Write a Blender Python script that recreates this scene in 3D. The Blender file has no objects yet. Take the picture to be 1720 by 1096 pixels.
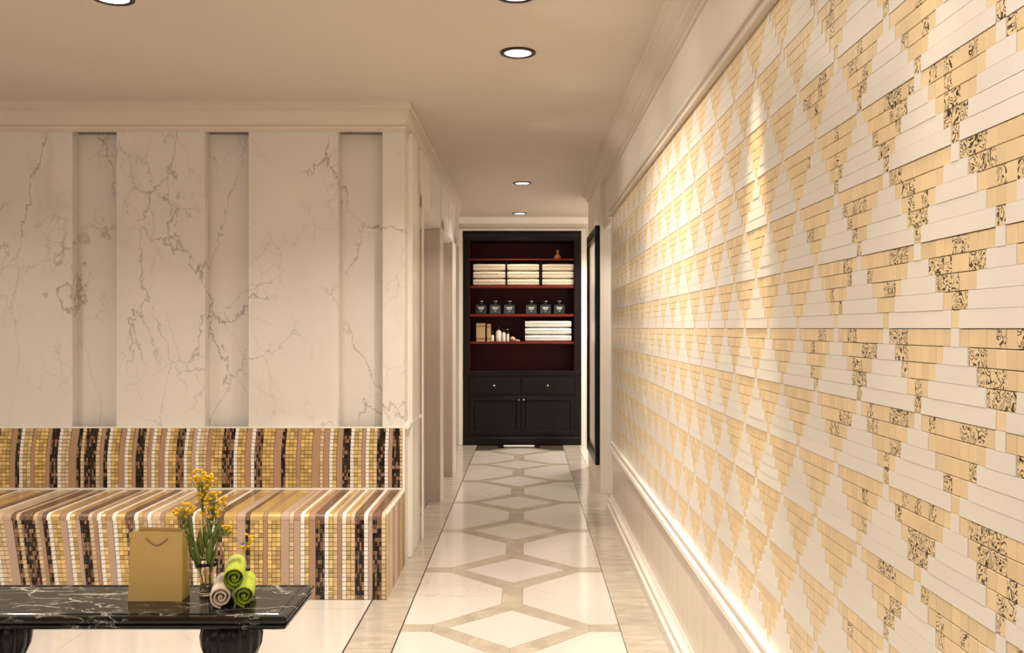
import bpy, math, random
from mathutils import Vector, Matrix
R = random.Random(7)
C = bpy.context.scene.collection
S = bpy.context.scene

# ------------------------------------------------------------------ camera
F = 1520.0; EYE = 1.35; VX, VY = 883.0, 551.0
CEIL = 2.63
cam_d = bpy.data.cameras.new('camera'); cam = bpy.data.objects.new('camera', cam_d); C.objects.link(cam)
cam.location = (0, 0, EYE); cam.rotation_euler = (math.pi/2, 0, 0)
cam_d.sensor_width = 36; cam_d.lens = 36*F/1720
cam_d.shift_x = (860-VX)/1720; cam_d.shift_y = -(548-VY)/1720
cam_d.clip_start = .05
S.camera = cam
def s_at(Y): return F/Y
def P(px, py, Y):
    return Vector(((px-VX)*Y/F, Y, EYE-(py-VY)*Y/F))

# ------------------------------------------------------------------ light
w = bpy.data.worlds.new('world'); S.world = w; w.use_nodes = True
w.node_tree.nodes['Background'].inputs[0].default_value = (1.0, .92, .84, 1)
w.node_tree.nodes['Background'].inputs[1].default_value = 1.25
S.view_settings.view_transform = 'Standard'; S.view_settings.look = 'None'
S.view_settings.gamma = 1; S.view_settings.use_curve_mapping = False
S.view_settings.exposure = 0.0
WARM = (1.0, .90, .79)
def area_light(name, loc, size, power, color=WARM, spread=150, rot=(0,0,0), sy=None):
    d = bpy.data.lights.new(name, 'AREA'); d.shape = 'DISK' if sy is None else 'RECTANGLE'
    d.size = size
    if sy: d.size_y = sy
    d.energy = power; d.color = color; d.spread = math.radians(spread)
    o = bpy.data.objects.new(name, d); C.objects.link(o); o.location = loc; o.rotation_euler = rot
    return o
def spot_light(name, loc, target, power, angle, blend=.6, color=WARM, r=.02):
    d = bpy.data.lights.new(name, 'SPOT'); d.energy = power; d.color = color
    d.spot_size = math.radians(angle); d.spot_blend = blend; d.shadow_soft_size = r
    o = bpy.data.objects.new(name, d); C.objects.link(o); o.location = loc
    o.rotation_euler = (Vector(target)-Vector(loc)).to_track_quat('-Z', 'Y').to_euler()
    return o
# (x, y) of the ceiling downlights the photograph shows
DOWN = [(-.036, 4.20), (-.038, 3.47), (-1.60, 3.50), (-.03, 7.97), (-.068, 10.08)]
for i, (x, y) in enumerate(DOWN):
    area_light('downlight_beam', (x, y, CEIL-.03), .12, [20, 15, 16, 11, 6][i], spread=130)
for (x, y) in ((-1.6, 1.2), (-.04, .8), (-3.2, 3.5), (-3.2, 1.2)):  # unseen lamps added as fill out of view, without fittings
    area_light('downlight_beam', (x, y, CEIL-.03), .12, 14, spread=140)
# grazing spots that wash the mosaic, plus wide fills
for k, y in enumerate((.35, 1.42, 2.52, 3.63, 4.73, 5.68)):
    spot_light('wall_washer', (.515, y, CEIL-.03), (.545, y, 0), [25, 45, 230, 100, 65, 60][k], 24, .8, (1, .87, .62), .008)
    spot_light('wall_washer', (-.05, y, CEIL-.10), (.66, y, 1.85), 7, 150, 1.0, (1, .91, .78), .1)  # added wide fill to brighten the upper wall, no fitting
# fill lights added to brighten the recesses, no lamps there
area_light('soffit_light', (-.85, 6.5, 2.1), .15, 2.2)
area_light('soffit_light', (-.85, 7.75, 2.1), .15, 1.6)
area_light('soffit_light', (1.0, 7.0, 2.1), .2, 5)
area_light('side_room_light', (1.15, 9.7, 2.4), .4, 38, (1, .93, .85))

# ------------------------------------------------------------------ materials
MATS = {}
def nodes(name):
    m = bpy.data.materials.new(name); m.use_nodes = True
    nt = m.node_tree; b = nt.nodes['Principled BSDF']; MATS[name] = m
    return m, nt, b
def N(nt, t, **kw):
    n = nt.nodes.new(t)
    for k, v in kw.items():
        if hasattr(n, k): setattr(n, k, v)
        else: n.inputs[k].default_value = v
    return n
def c4(c): return (c[0], c[1], c[2], 1)
def pos(nt, mode='world'):
    if mode == 'world': return nt.nodes.new('ShaderNodeNewGeometry').outputs['Position']
    return nt.nodes.new('ShaderNodeTexCoord').outputs['Object']
def mat(name, col, rough=.5, metal=0, noise=.06, nscale=8, bump=.0, island=0, spec=.5, sheen=0, coat=0):
    m, nt, b = nodes(name)
    n = N(nt, 'ShaderNodeTexNoise'); n.inputs['Scale'].default_value = nscale; n.inputs['Detail'].default_value = 5
    nt.links.new(pos(nt), n.inputs['Vector'])
    mr = N(nt, 'ShaderNodeMapRange'); mr.inputs['To Min'].default_value = 1-noise; mr.inputs['To Max'].default_value = 1+noise
    nt.links.new(n.outputs['Fac'], mr.inputs['Value'])
    out = mr.outputs[0]
    if island:
        g = nt.nodes.new('ShaderNodeNewGeometry')
        m2 = N(nt, 'ShaderNodeMapRange'); m2.inputs['To Min'].default_value = 1-island; m2.inputs['To Max'].default_value = 1+island*.6
        oi = nt.nodes.new('ShaderNodeObjectInfo'); ad = N(nt, 'ShaderNodeMath', operation='ADD')
        fr = N(nt, 'ShaderNodeMath', operation='FRACT')
        nt.links.new(g.outputs['Random Per Island'], ad.inputs[0]); nt.links.new(oi.outputs['Random'], ad.inputs[1])
        nt.links.new(ad.outputs[0], fr.inputs[0]); nt.links.new(fr.outputs[0], m2.inputs['Value'])
        mu = N(nt, 'ShaderNodeMath', operation='MULTIPLY')
        nt.links.new(out, mu.inputs[0]); nt.links.new(m2.outputs[0], mu.inputs[1]); out = mu.outputs[0]
    vm = N(nt, 'ShaderNodeVectorMath', operation='SCALE'); vm.inputs[0].default_value = col
    nt.links.new(out, vm.inputs['Scale']); nt.links.new(vm.outputs[0], b.inputs['Base Color'])
    b.inputs['Roughness'].default_value = rough; b.inputs['Metallic'].default_value = metal
    b.inputs['Specular IOR Level'].default_value = spec
    if sheen: b.inputs['Sheen Weight'].default_value = sheen
    if coat: b.inputs['Coat Weight'].default_value = coat; b.inputs['Coat Roughness'].default_value = .08
    if bump:
        n2 = N(nt, 'ShaderNodeTexNoise'); n2.inputs['Scale'].default_value = nscale*12; n2.inputs['Detail'].default_value = 4
        nt.links.new(pos(nt), n2.inputs['Vector'])
        bp = N(nt, 'ShaderNodeBump'); bp.inputs['Strength'].default_value = bump; bp.inputs['Distance'].default_value = .004
        nt.links.new(n2.outputs['Fac'], bp.inputs['Height']); nt.links.new(bp.outputs[0], b.inputs['Normal'])
    return m
def marble(name, base, vein, layers, rough=.25, cloud=.08, cloud_scale=2.0, stretch=(1,1,1), rot=(0,0,0), coat=0):
    """layers: (scale, width, amount, mask_scale, mask_lo)"""
    m, nt, b = nodes(name)
    mp = N(nt, 'ShaderNodeMapping'); mp.inputs['Scale'].default_value = stretch; mp.inputs['Rotation'].default_value = rot
    nt.links.new(pos(nt), mp.inputs['Vector'])
    n = N(nt, 'ShaderNodeTexNoise'); n.inputs['Scale'].default_value = cloud_scale; n.inputs['Detail'].default_value = 6
    nt.links.new(mp.outputs[0], n.inputs['Vector'])
    mr = N(nt, 'ShaderNodeMapRange'); mr.inputs['From Min'].default_value = .3; mr.inputs['From Max'].default_value = .7
    mr.inputs['To Min'].default_value = 1-cloud; mr.inputs['To Max'].default_value = 1+cloud*.5
    nt.links.new(n.outputs['Fac'], mr.inputs['Value'])
    vm = N(nt, 'ShaderNodeVectorMath', operation='SCALE'); vm.inputs[0].default_value = base
    nt.links.new(mr.outputs[0], vm.inputs['Scale'])
    colr = vm.outputs[0]
    for i, (sc, wd, amt, ms, lo) in enumerate(layers):
        crack = wd < 0; wd = abs(wd)
        off = N(nt, 'ShaderNodeVectorMath', operation='ADD'); off.inputs[1].default_value = (3.7*i+1.3, 1.9*i, 5.1*i)
        nt.links.new(mp.outputs[0], off.inputs[0])
        a = N(nt, 'ShaderNodeTexNoise'); a.inputs['Scale'].default_value = sc; a.inputs['Detail'].default_value = 9
        a.inputs['Roughness'].default_value = .58; a.inputs['Distortion'].default_value = .35
        nt.links.new(off.outputs[0], a.inputs['Vector'])
        sb = N(nt, 'ShaderNodeMath', operation='SUBTRACT'); sb.inputs[1].default_value = .5
        ab = N(nt, 'ShaderNodeMath', operation='ABSOLUTE'); nt.links.new(sb.outputs[0], ab.inputs[0])
        if crack:
            a.inputs['Scale'].default_value = sc*2.5; a.inputs['Roughness'].default_value = .65
            wm = N(nt, 'ShaderNodeVectorMath', operation='MULTIPLY_ADD'); wm.inputs[1].default_value = (.45/sc,)*3
            nt.links.new(a.outputs['Color'], wm.inputs[0]); nt.links.new(off.outputs[0], wm.inputs[2])
            vo = N(nt, 'ShaderNodeTexVoronoi', feature='DISTANCE_TO_EDGE'); vo.inputs['Scale'].default_value = sc
            nt.links.new(wm.outputs[0], vo.inputs['Vector'])
            ad5 = N(nt, 'ShaderNodeMath', operation='ADD'); ad5.inputs[1].default_value = .5
            nt.links.new(vo.outputs['Distance'], ad5.inputs[0]); nt.links.new(ad5.outputs[0], sb.inputs[0])
        else: nt.links.new(a.outputs['Fac'], sb.inputs[0])
        r2 = N(nt, 'ShaderNodeMapRange'); r2.inputs['From Min'].default_value = 0; r2.inputs['From Max'].default_value = wd
        r2.inputs['To Min'].default_value = amt; r2.inputs['To Max'].default_value = 0
        nt.links.new(ab.outputs[0], r2.inputs['Value'])
        k = N(nt, 'ShaderNodeTexNoise'); k.inputs['Scale'].default_value = ms; k.inputs['Detail'].default_value = 3
        nt.links.new(off.outputs[0], k.inputs['Vector'])
        r3 = N(nt, 'ShaderNodeMapRange'); r3.inputs['From Min'].default_value = lo; r3.inputs['From Max'].default_value = lo+.14
        nt.links.new(k.outputs['Fac'], r3.inputs['Value'])
        mu = N(nt, 'ShaderNodeMath', operation='MULTIPLY'); nt.links.new(r2.outputs[0], mu.inputs[0]); nt.links.new(r3.outputs[0], mu.inputs[1])
        mx = N(nt, 'ShaderNodeMix', data_type='RGBA')
        nt.links.new(mu.outputs[0], mx.inputs['Factor']); nt.links.new(colr, mx.inputs['A']); mx.inputs['B'].default_value = c4(vein)
        colr = mx.outputs['Result']
    nt.links.new(colr, b.inputs['Base Color'])
    b.inputs['Roughness'].default_value = rough
    if coat: b.inputs['Coat Weight'].default_value = coat; b.inputs['Coat Roughness'].default_value = .05
    return m
def emis(name, col, st):
    m, nt, b = nodes(name); b.inputs['Base Color'].default_value = c4(col)
    b.inputs['Emission Color'].default_value = c4(col); b.inputs['Emission Strength'].default_value = st
    return m
def squiggle(name, base, ink, scale=70, rough=.35, metal=0):
    m, nt, b = nodes(name)
    p = pos(nt)
    a = N(nt, 'ShaderNodeTexNoise'); a.inputs['Scale'].default_value = scale; a.inputs['Detail'].default_value = 1.5; a.inputs['Distortion'].default_value = .6
    nt.links.new(p, a.inputs['Vector'])
    wv = N(nt, 'ShaderNodeMath', operation='MULTIPLY'); wv.inputs[1].default_value = 9; nt.links.new(a.outputs['Fac'], wv.inputs[0])
    fr = N(nt, 'ShaderNodeMath', operation='FRACT'); nt.links.new(wv.outputs[0], fr.inputs[0])
    r2 = N(nt, 'ShaderNodeMapRange'); r2.inputs['From Min'].default_value = .60; r2.inputs['From Max'].default_value = .68
    nt.links.new(fr.outputs[0], r2.inputs['Value'])
    k = N(nt, 'ShaderNodeTexNoise'); k.inputs['Scale'].default_value = scale*2.2; nt.links.new(p, k.inputs['Vector'])
    r3 = N(nt, 'ShaderNodeMapRange'); r3.inputs['From Min'].default_value = .38; r3.inputs['From Max'].default_value = .43
    nt.links.new(k.outputs['Fac'], r3.inputs['Value'])
    mu = N(nt, 'ShaderNodeMath', operation='MULTIPLY'); nt.links.new(r2.outputs[0], mu.inputs[0]); nt.links.new(r3.outputs[0], mu.inputs[1])
    mx = N(nt, 'ShaderNodeMix', data_type='RGBA'); mx.inputs['A'].default_value = c4(base); mx.inputs['B'].default_value = c4(ink)
    nt.links.new(mu.outputs[0], mx.inputs['Factor']); nt.links.new(mx.outputs['Result'], b.inputs['Base Color'])
    b.inputs['Roughness'].default_value = rough; b.inputs['Metallic'].default_value = metal
    bp = N(nt, 'ShaderNodeBump'); bp.inputs['Strength'].default_value = .5; bp.inputs['Distance'].default_value = .001; bp.invert = True
    nt.links.new(mu.outputs[0], bp.inputs['Height']); nt.links.new(bp.outputs[0], b.inputs['Normal'])
    return m

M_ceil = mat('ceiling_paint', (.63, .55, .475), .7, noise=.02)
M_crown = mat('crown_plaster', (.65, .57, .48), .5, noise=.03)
M_wall = mat('cream_wall_paint', (.77, .71, .63), .55, noise=.03)
M_white = mat('white_lacquer', (.90, .86, .79), .3, noise=.02)
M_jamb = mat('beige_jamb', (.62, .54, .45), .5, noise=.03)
M_marb = marble('white_wall_marble', (.76, .715, .65), (.20, .16, .13),
    [(1.5, -.010, .75, 1.3, .42), (3.2, -.010, .5, 1.8, .48), (7, -.02, .35, 2.6, .54), (.8, .006, .6, 1.3, .5), (.6, .035, .14, .9, .5)], .28, .06, 1.4, stretch=(1.25, 1, .8), rot=(0, .5, 0))
M_marb2 = marble('white_wall_marble_recess', (.75, .70, .635), (.20, .16, .13),
    [(1.5, -.010, .75, 1.3, .42), (3.2, -.010, .5, 1.8, .48), (7, -.02, .35, 2.6, .54), (.8, .006, .6, 1.3, .5)], .3, .06, 1.4, stretch=(1.25, 1, .8), rot=(0, .5, 0))
M_floor = marble('white_floor_marble', (.69, .635, .575), (.45, .37, .29),
    [(1.3, -.012, .5, 1.2, .48), (3, -.012, .3, 1.6, .52), (.9, .006, .3, 1.0, .50)], .12, .05, 1.6)
M_band = marble('beige_inlay_stone', (.50, .43, .34), (.75, .66, .52),
    [(3.5, .03, .35, 2, .45), (9, .03, .25, 3, .5)], .16, .16, 7)
M_border = marble('beige_border_marble', (.52, .455, .375), (.80, .72, .60),
    [(2.2, .012, .5, 1.5, .5), (8, .05, .22, 3, .45)], .16, .18, 5, stretch=(1, 3.5, 1))
M_joint = mat('dark_joint', (.05, .035, .025), .6)
M_wains = marble('wainscot_stone', (.72, .63, .53), (.5, .42, .34), [(5, .02, .2, 3, .5)], .22, .06, 5, stretch=(1, 4, .5))
M_black = marble('black_marble', (.012, .010, .009), (.85, .78, .66),
    [(3.2, -.030, 1.0, 2.2, .50), (8, -.035, .8, 4, .54), (5, .010, .9, 4, .52), (14, -.03, .4, 5, .56)], .10, .5, 4, stretch=(.8, 2.2, 1))
M_black.node_tree.nodes['Principled BSDF'].inputs['Specular IOR Level'].default_value = .3
M_gloss_black = mat('black_lacquer', (.006, .005, .005), .2, spec=.3)
M_grout_tan = mat('tan_grout', (.14, .095, .055), .8)
M_gold = mat('gold_tile_glaze', (.84, .66, .40), .30, noise=.03, island=.09, metal=.0)
M_goldp = squiggle('gold_tile_engraved', (.84, .66, .40), (.045, .03, .01), 48, .3)
M_plank = mat('ivory_tile_glaze', (.84, .785, .72), .28, noise=.02, island=.03)
M_t_gold = mat('tessera_gold', (.76, .54, .20), .2, metal=.2, noise=.15, island=.38)
M_t_white = mat('tessera_white', (.90, .86, .78), .2, noise=.05, island=.1)
M_t_cream = mat('tessera_cream', (.72, .55, .33), .3, noise=.1, island=.25)
M_t_dark = mat('tessera_dark', (.040, .024, .015), .15, noise=.2, island=.9)
M_t_brown = mat('tessera_brown', (.33, .19, .11), .35, noise=.2, island=.5)
M_plain = mat('matte_brown_stripe', (.42, .26, .165), .5, noise=.08)
M_rose = mat('matte_rose_stripe', (.52, .37, .28), .5, noise=.08)
M_grout = mat('dark_brown_grout', (.05, .03, .018), .8)
M_trimw = mat('white_edge_trim', (.93, .88, .78), .3)
M_seatgold = mat('seat_gold', (.62, .42, .15), .25, metal=.2, noise=.15, nscale=20)
M_seatdark = squiggle('seat_dark_speckle', (.24, .13, .07), (.04, .02, .015), 45, .3)
M_seatcream = mat('seat_cream', (.66, .50, .32), .3, noise=.1, nscale=20)
M_cab = mat('espresso_wood', (.0065, .0045, .0035), .38, spec=.25, noise=.25, nscale=12)
M_cabin = mat('red_cabinet_lining', (.055, .0035, .002), .45, spec=.2, noise=.2, nscale=6)
M_shelf = mat('red_shelf_edge', (.17, .014, .006), .4, spec=.3, noise=.2)
M_knob = mat('polished_nickel', (.85, .82, .76), .15, metal=1)
M_towel = mat('cream_terry', (.88, .78, .62), .95, noise=.08, nscale=30, bump=.9, sheen=.3)
M_towelw = mat('white_terry', (.93, .90, .84), .95, noise=.06, nscale=30, bump=.9, sheen=.3)
M_green = mat('lime_terry', (.50, .62, .015), .95, noise=.1, nscale=60, bump=.8, sheen=.2)
M_olive = mat('dark_lime_hem', (.085, .15, .006), .95, noise=.1, nscale=60, bump=.8)
M_rollw = mat('white_roll_terry', (.86, .72, .58), .95, noise=.06, nscale=60, bump=.8, sheen=.3)
M_rollhem = mat('brown_hem', (.42, .26, .16), .95)
M_bag = mat('gold_paper', (.58, .40, .13), .55, noise=.05, nscale=30, bump=.15)
M_cord = mat('dark_cord', (.08, .05, .02), .7)
M_leaf = mat('leaf_green', (.13, .19, .04), .5, noise=.25, nscale=40)
M_stem = mat('stem_green', (.17, .22, .05), .6, noise=.2)
M_flower = mat('tansy_yellow', (.92, .56, .01), .6, noise=.2, nscale=200, bump=.5)
M_jar = mat('smoked_glass_jar', (.010, .013, .013), .12, coat=.5)
M_label = mat('silver_label', (.62, .62, .58), .4)
M_ink = mat('label_ink', (.05, .05, .05), .6)
M_book = mat('parchment_cover', (.50, .35, .18), .6, noise=.2, nscale=40)
M_pages = mat('page_edges', (.80, .70, .5), .8)
M_wbot = mat('white_bottle_plastic', (.92, .89, .82), .3)
M_shell = mat('shell_beige', (.75, .55, .35), .4, noise=.4, nscale=60)
M_ring = mat('black_bronze_ring', (.03, .02, .015), .3, metal=.5)
M_baffle = mat('silver_baffle', (.5, .42, .34), .3, metal=.6)
M_diff = emis('lit_diffuser', (1, .97, .93), 6)
M_frame = mat('black_frame_lacquer', (.004, .003, .003), .3, spec=.25)
m, nt, b = nodes('mirror_glass'); b.inputs['Metallic'].default_value = 1; b.inputs['Roughness'].default_value = .04
b.inputs['Base Color'].default_value = (.9, .86, .8, 1); M_mirror = m
m, nt, b = nodes('clear_vase_glass'); b.inputs['Transmission Weight'].default_value = 1; b.inputs['Roughness'].default_value = .02
b.inputs['IOR'].default_value = 1.45; b.inputs['Base Color'].default_value = (.93, .88, .78, 1); M_glass = m
m, nt, b = nodes('amber_glass'); b.inputs['Roughness'].default_value = .1; b.inputs['Base Color'].default_value = (.45, .17, .05, 1); M_amber = m

# ------------------------------------------------------------------ mesh helper
WL = {}
class MB:
    def __init__(s): s.v = []; s.f = []; s.mi = []; s.sm = []
    def add(s, vs, fs, mi=0, smooth=False):
        o = len(s.v); s.v += [tuple(x) for x in vs]
        for f in fs: s.f.append([i+o for i in f]); s.mi.append(mi); s.sm.append(smooth)
        return s
    def box(s, x0, x1, y0, y1, z0, z1, mi=0, bev=0):
        if x0 > x1: x0, x1 = x1, x0
        if y0 > y1: y0, y1 = y1, y0
        if z0 > z1: z0, z1 = z1, z0
        if not bev:
            v = [(x, y, z) for z in (z0, z1) for x, y in ((x0, y0), (x1, y0), (x1, y1), (x0, y1))]
            return s.add(v, [(3,2,1,0), (4,5,6,7), (0,1,5,4), (1,2,6,5), (2,3,7,6), (3,0,4,7)], mi)
        b = min(bev, (x1-x0)/2.01, (y1-y0)/2.01, (z1-z0)/2.01)
        v = []; idx = {}
        lo = (x0, y0, z0); hi = (x1, y1, z1)
        for sx in (0, 1):
            for sy in (0, 1):
                for sz in (0, 1):
                    sg = (sx, sy, sz)
                    for ax in range(3):
                        p = []
                        for a in range(3):
                            e = hi[a] if sg[a] else lo[a]
                            if a != ax: e += -b if sg[a] else b
                            p.append(e)
                        idx[(sx, sy, sz, ax)] = len(v); v.append(p)
        f = []
        for ax in range(3):
            o1, o2 = [a for a in range(3) if a != ax]
            for sd in (0, 1):
                q = []
                for (p1, p2) in ((0,0), (1,0), (1,1), (0,1)):
                    k = [0]*3; k[ax] = sd; k[o1] = p1; k[o2] = p2; q.append(idx[(*k, ax)])
                flip = (sd == 0) ^ (ax == 1)
                f.append(q[::-1] if flip else q)
            for p1 in (0, 1):
                for p2 in (0, 1):
                    k0 = [0]*3; k1 = [0]*3
                    k0[ax] = 0; k1[ax] = 1; k0[o1] = k1[o1] = p1; k0[o2] = k1[o2] = p2
                    q = [idx[(*k0, o1)], idx[(*k1, o1)], idx[(*k1, o2)], idx[(*k0, o2)]]
                    f.append(q)
        for sx in (0, 1):
            for sy in (0, 1):
                for sz in (0, 1): f.append([idx[(sx, sy, sz, a)] for a in range(3)])
        return s.add(v, f, mi)
    def prism(s, poly, z0, z1, mi=0):
        n = len(poly)
        v = [(x, y, z0) for x, y in poly]+[(x, y, z1) for x, y in poly]
        f = [list(range(n))[::-1], list(range(n, 2*n))]+[[i, (i+1) % n, n+(i+1) % n, n+i] for i in range(n)]
        return s.add(v, f, mi)
    def prism_dir(s, pts, d, mi=0, smooth=False):
        n = len(pts); pts = [Vector(p) for p in pts]; d = Vector(d)
        v = pts+[p+d for p in pts]
        return s.add(v, [list(range(n))[::-1], list(range(n, 2*n))]+[[i, (i+1) % n, n+(i+1) % n, n+i] for i in range(n)], mi, smooth)
    def sweep(s, prof, path, mi=0):
        """prof: (out, z); path: ((x,y), (dx,dy))"""
        n = len(prof); v = []
        for (x, y), (dx, dy) in path:
            v += [(x+o*dx, y+o*dy, z) for o, z in prof]
        f = []
        for k in range(len(path)-1):
            for i in range(n):
                j = (i+1) % n
                f.append([k*n+i, k*n+j, (k+1)*n+j, (k+1)*n+i])
        f.append(list(range(n))); L = (len(path)-1)*n; f.append([L+i for i in range(n)][::-1])
        return s.add(v, f, mi)
    def lathe(s, prof, cx, cy, seg=32, ribs=0, amp=0, mi=0, cap=True, zc=0):
        v = []; n = len(prof)
        for r, z in prof:
            for k in range(seg):
                a = 2*math.pi*k/seg
                rr = r*(1-amp*abs(math.cos(ribs*a/2))**6) if ribs else r
                v.append((cx+rr*math.cos(a), cy+rr*math.sin(a), z+zc))
        f = []
        for i in range(n-1):
            for k in range(seg):
                k2 = (k+1) % seg
                f.append([i*seg+k, i*seg+k2, (i+1)*seg+k2, (i+1)*seg+k])
        s.add(v, f, mi, True)
        if cap:
            s.add(v[:seg], [list(range(seg))[::-1]], mi); s.add(v[-seg:], [list(range(seg))], mi)
        return s
    def tube(s, pts, r, seg=6, mi=0, r1=None):
        pts = [Vector(p) for p in pts]; v = []; n = len(pts)
        for i, p in enumerate(pts):
            t = (pts[min(i+1, n-1)]-pts[max(i-1, 0)]).normalized()
            u = t.cross(Vector((0, 1, .13))).normalized(); w_ = t.cross(u)
            rr = r if r1 is None else r+(r1-r)*i/(n-1)
            v += [p+(u*math.cos(2*math.pi*k/seg)+w_*math.sin(2*math.pi*k/seg))*rr for k in range(seg)]
        f = [[i*seg+k, i*seg+(k+1) % seg, (i+1)*seg+(k+1) % seg, (i+1)*seg+k] for i in range(n-1) for k in range(seg)]
        f += [list(range(seg))[::-1], [(n-1)*seg+k for k in range(seg)]]
        return s.add(v, f, mi, True)
    def blob(s, c, rx, ry, rz, seg=8, rings=5, mi=0, rot=None):
        c = Vector(c); v = []; f = []
        for i in range(rings+1):
            th = math.pi*i/rings
            for k in range(seg):
                a = 2*math.pi*k/seg
                q = Vector((rx*math.sin(th)*math.cos(a), ry*math.sin(th)*math.sin(a), rz*math.cos(th)))
                if rot: q = rot @ q
                v.append(c+q)
        for i in range(rings):
            for k in range(seg):
                f.append([i*seg+k, (i+1)*seg+k, (i+1)*seg+(k+1) % seg, i*seg+(k+1) % seg])
        return s.add(v, f, mi, True)
    def mesh(s, name, mats, origin=(0, 0, 0)):
        me = bpy.data.meshes.new(name)
        ox, oy, oz = origin
        me.from_pydata([(x-ox, y-oy, z-oz) for x, y, z in s.v], [], s.f)
        for m_ in (mats if isinstance(mats, (list, tuple)) else [mats]): me.materials.append(m_)
        me.polygons.foreach_set('material_index', s.mi); me.polygons.foreach_set('use_smooth', s.sm)
        me.validate()
        import bmesh as _b
        bm = _b.new(); bm.from_mesh(me); _b.ops.recalc_face_normals(bm, faces=bm.faces); bm.to_mesh(me); bm.free()
        return me
    def build(s, name, mats, parent=None, origin=None, **props):
        if origin is None:
            xs = [p[0] for p in s.v]; ys = [p[1] for p in s.v]; zs = [p[2] for p in s.v]
            origin = ((min(xs)+max(xs))/2, (min(ys)+max(ys))/2, min(zs))
        o = bpy.data.objects.new(name, s.mesh(name, mats, origin)); C.objects.link(o)
        WL[o.name] = Vector(origin)
        if parent: o.parent = parent; o.location = Vector(origin)-WL[parent.name]
        else: o.location = origin
        for k, v_ in props.items(): o[k] = v_
        return o
def thing(name, label, cat, loc, group=None):
    o = bpy.data.objects.new(name, None); C.objects.link(o); o.location = loc; WL[o.name] = Vector(loc)
    o.empty_display_size = .1
    o['label'] = label; o['category'] = cat
    if group: o['group'] = group
    return o
def struct_root(name, loc=(0, 0, 0)):
    o = bpy.data.objects.new(name, None); C.objects.link(o); o.location = loc; WL[o.name] = Vector(loc); o['kind'] = 'structure'
    return o
def place(name, me, parent, loc, rot=None, **props):
    o = bpy.data.objects.new(name, me); C.objects.link(o)
    if parent: o.parent = parent; o.location = Vector(loc)-WL[parent.name]
    else: o.location = loc
    if rot: o.rotation_euler = rot
    for k, v_ in props.items(): o[k] = v_
    WL[o.name] = Vector(loc)
    return o

# ================================================================== THE SETTING
XL, XR = -.695, .65          # corridor faces
YW = 5.19                    # front of marble piers
YC = 10.47                   # cabinet front plane
YB = -3.0; XFAR = -4.5

# floor: bed + slabs
floor = MB().box(XFAR, 1.7, YB, 11.0, -.12, -.004).build('floor', M_joint, origin=(0, 0, 0), kind='structure')
u0 = -.067; PER = .98; HW = .49
def local_mesh(poly, m_, name, inset=.0015):
    cx = sum(p[0] for p in poly)/len(poly); cy = sum(p[1] for p in poly)/len(poly)
    q = []
    for x, y in poly:
        d = math.hypot(x-cx, y-cy); k = (d-inset)/d; q.append((cx+(x-cx)*k, cy+(y-cy)*k))
    return MB().prism(q, -.004, 0).mesh(name, m_)
g = .05
rh = local_mesh([(-.28, 0), (0, -.255), (.28, 0), (0, .255)], M_floor, 'diamond_tile')
hexes = []
for sg in (-1, 1):
    hexes.append(local_mesh([(sg*.49, g), (sg*.354, g), (sg*.052, .355), (sg*.052, .625), (sg*.354, .93), (sg*.49, .93)], M_floor, 'shield_tile'))
strips = []
for sx in (-1, 1):
    for sy in (-1, 1):
        strips.append(local_mesh([(sx*.28, 0), (0, sy*.255), (0, sy*.355), (sx*.052, sy*.355), (sx*.354, sy*.05), (sx*.354, 0)], M_band, 'inlay_strip', .0006))
stub = local_mesh([(-.052, .355), (.052, .355), (.052, .625), (-.052, .625)], M_band, 'inlay_strip', .0006)
sides = [local_mesh([(sg*.49, -g), (sg*.354, -g), (sg*.354, g), (sg*.49, g)], M_band, 'inlay_strip', .0006) for sg in (-1, 1)]
for k in range(-5, 7):
    y = 4.079+k*PER
    L = (u0, y, 0)
    place('diamond_tile', rh, floor, L)
    for h in hexes:
        if k < 6: place('shield_tile', h, floor, L)
    for h in strips+[stub]+sides:
        if k < 6 or h in strips+sides: place('inlay_strip', h, floor, L)
yy = 4.079-5*PER-g
MB().box(u0-HW, u0+HW, YB, yy, -.004, 0).build('floor_slab', M_floor, floor)
def slab_row(x0, x1, y0, y1, L, m_, name):
    y = y0
    me = {}
    while y < y1-.01:
        e = min(y+L, y1); key = round(e-y, 3)
        if key not in me: me[key] = MB().box(-(x1-x0)/2+.001, (x1-x0)/2-.001, 0, (e-y)-.0015, -.004, 0).mesh(name, m_)
        place(name, me[key], floor, ((x0+x1)/2, y, 0)); y = e
slab_row(-.76, u0-HW-.005, YB, 8.6, .62, M_border, 'border_slab')
slab_row(-1.0, u0-HW-.005, 8.6, 10.9, .62, M_border, 'border_slab')
slab_row(-1.05, -.763, 5.85, 8.6, .62, M_border, 'border_slab')
slab_row(u0+HW+.002, XR+.02, YB, 8.96, .52, M_border, 'border_slab')
slab_row(u0+HW+.002, .60, 8.96, 11.0, .52, M_border, 'border_slab')
slab_row(XR+.021, 1.68, 6.7, 8.0, .65, M_border, 'border_slab')
slab_row(.602, 1.68, 8.962, 11.0, .55, M_floor, 'floor_slab')
x = -.766
while x > XFAR+.05:
    nx = max(x-1.2, XFAR); slab_row(nx, x, YB+.16, 5.3, 1.2, M_floor, 'floor_slab'); x = nx

# ceiling
MB().box(XFAR, 1.7, YB, 11.0, CEIL, CEIL+.1).build('ceiling', M_ceil, origin=(0, 0, CEIL), kind='structure')

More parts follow.
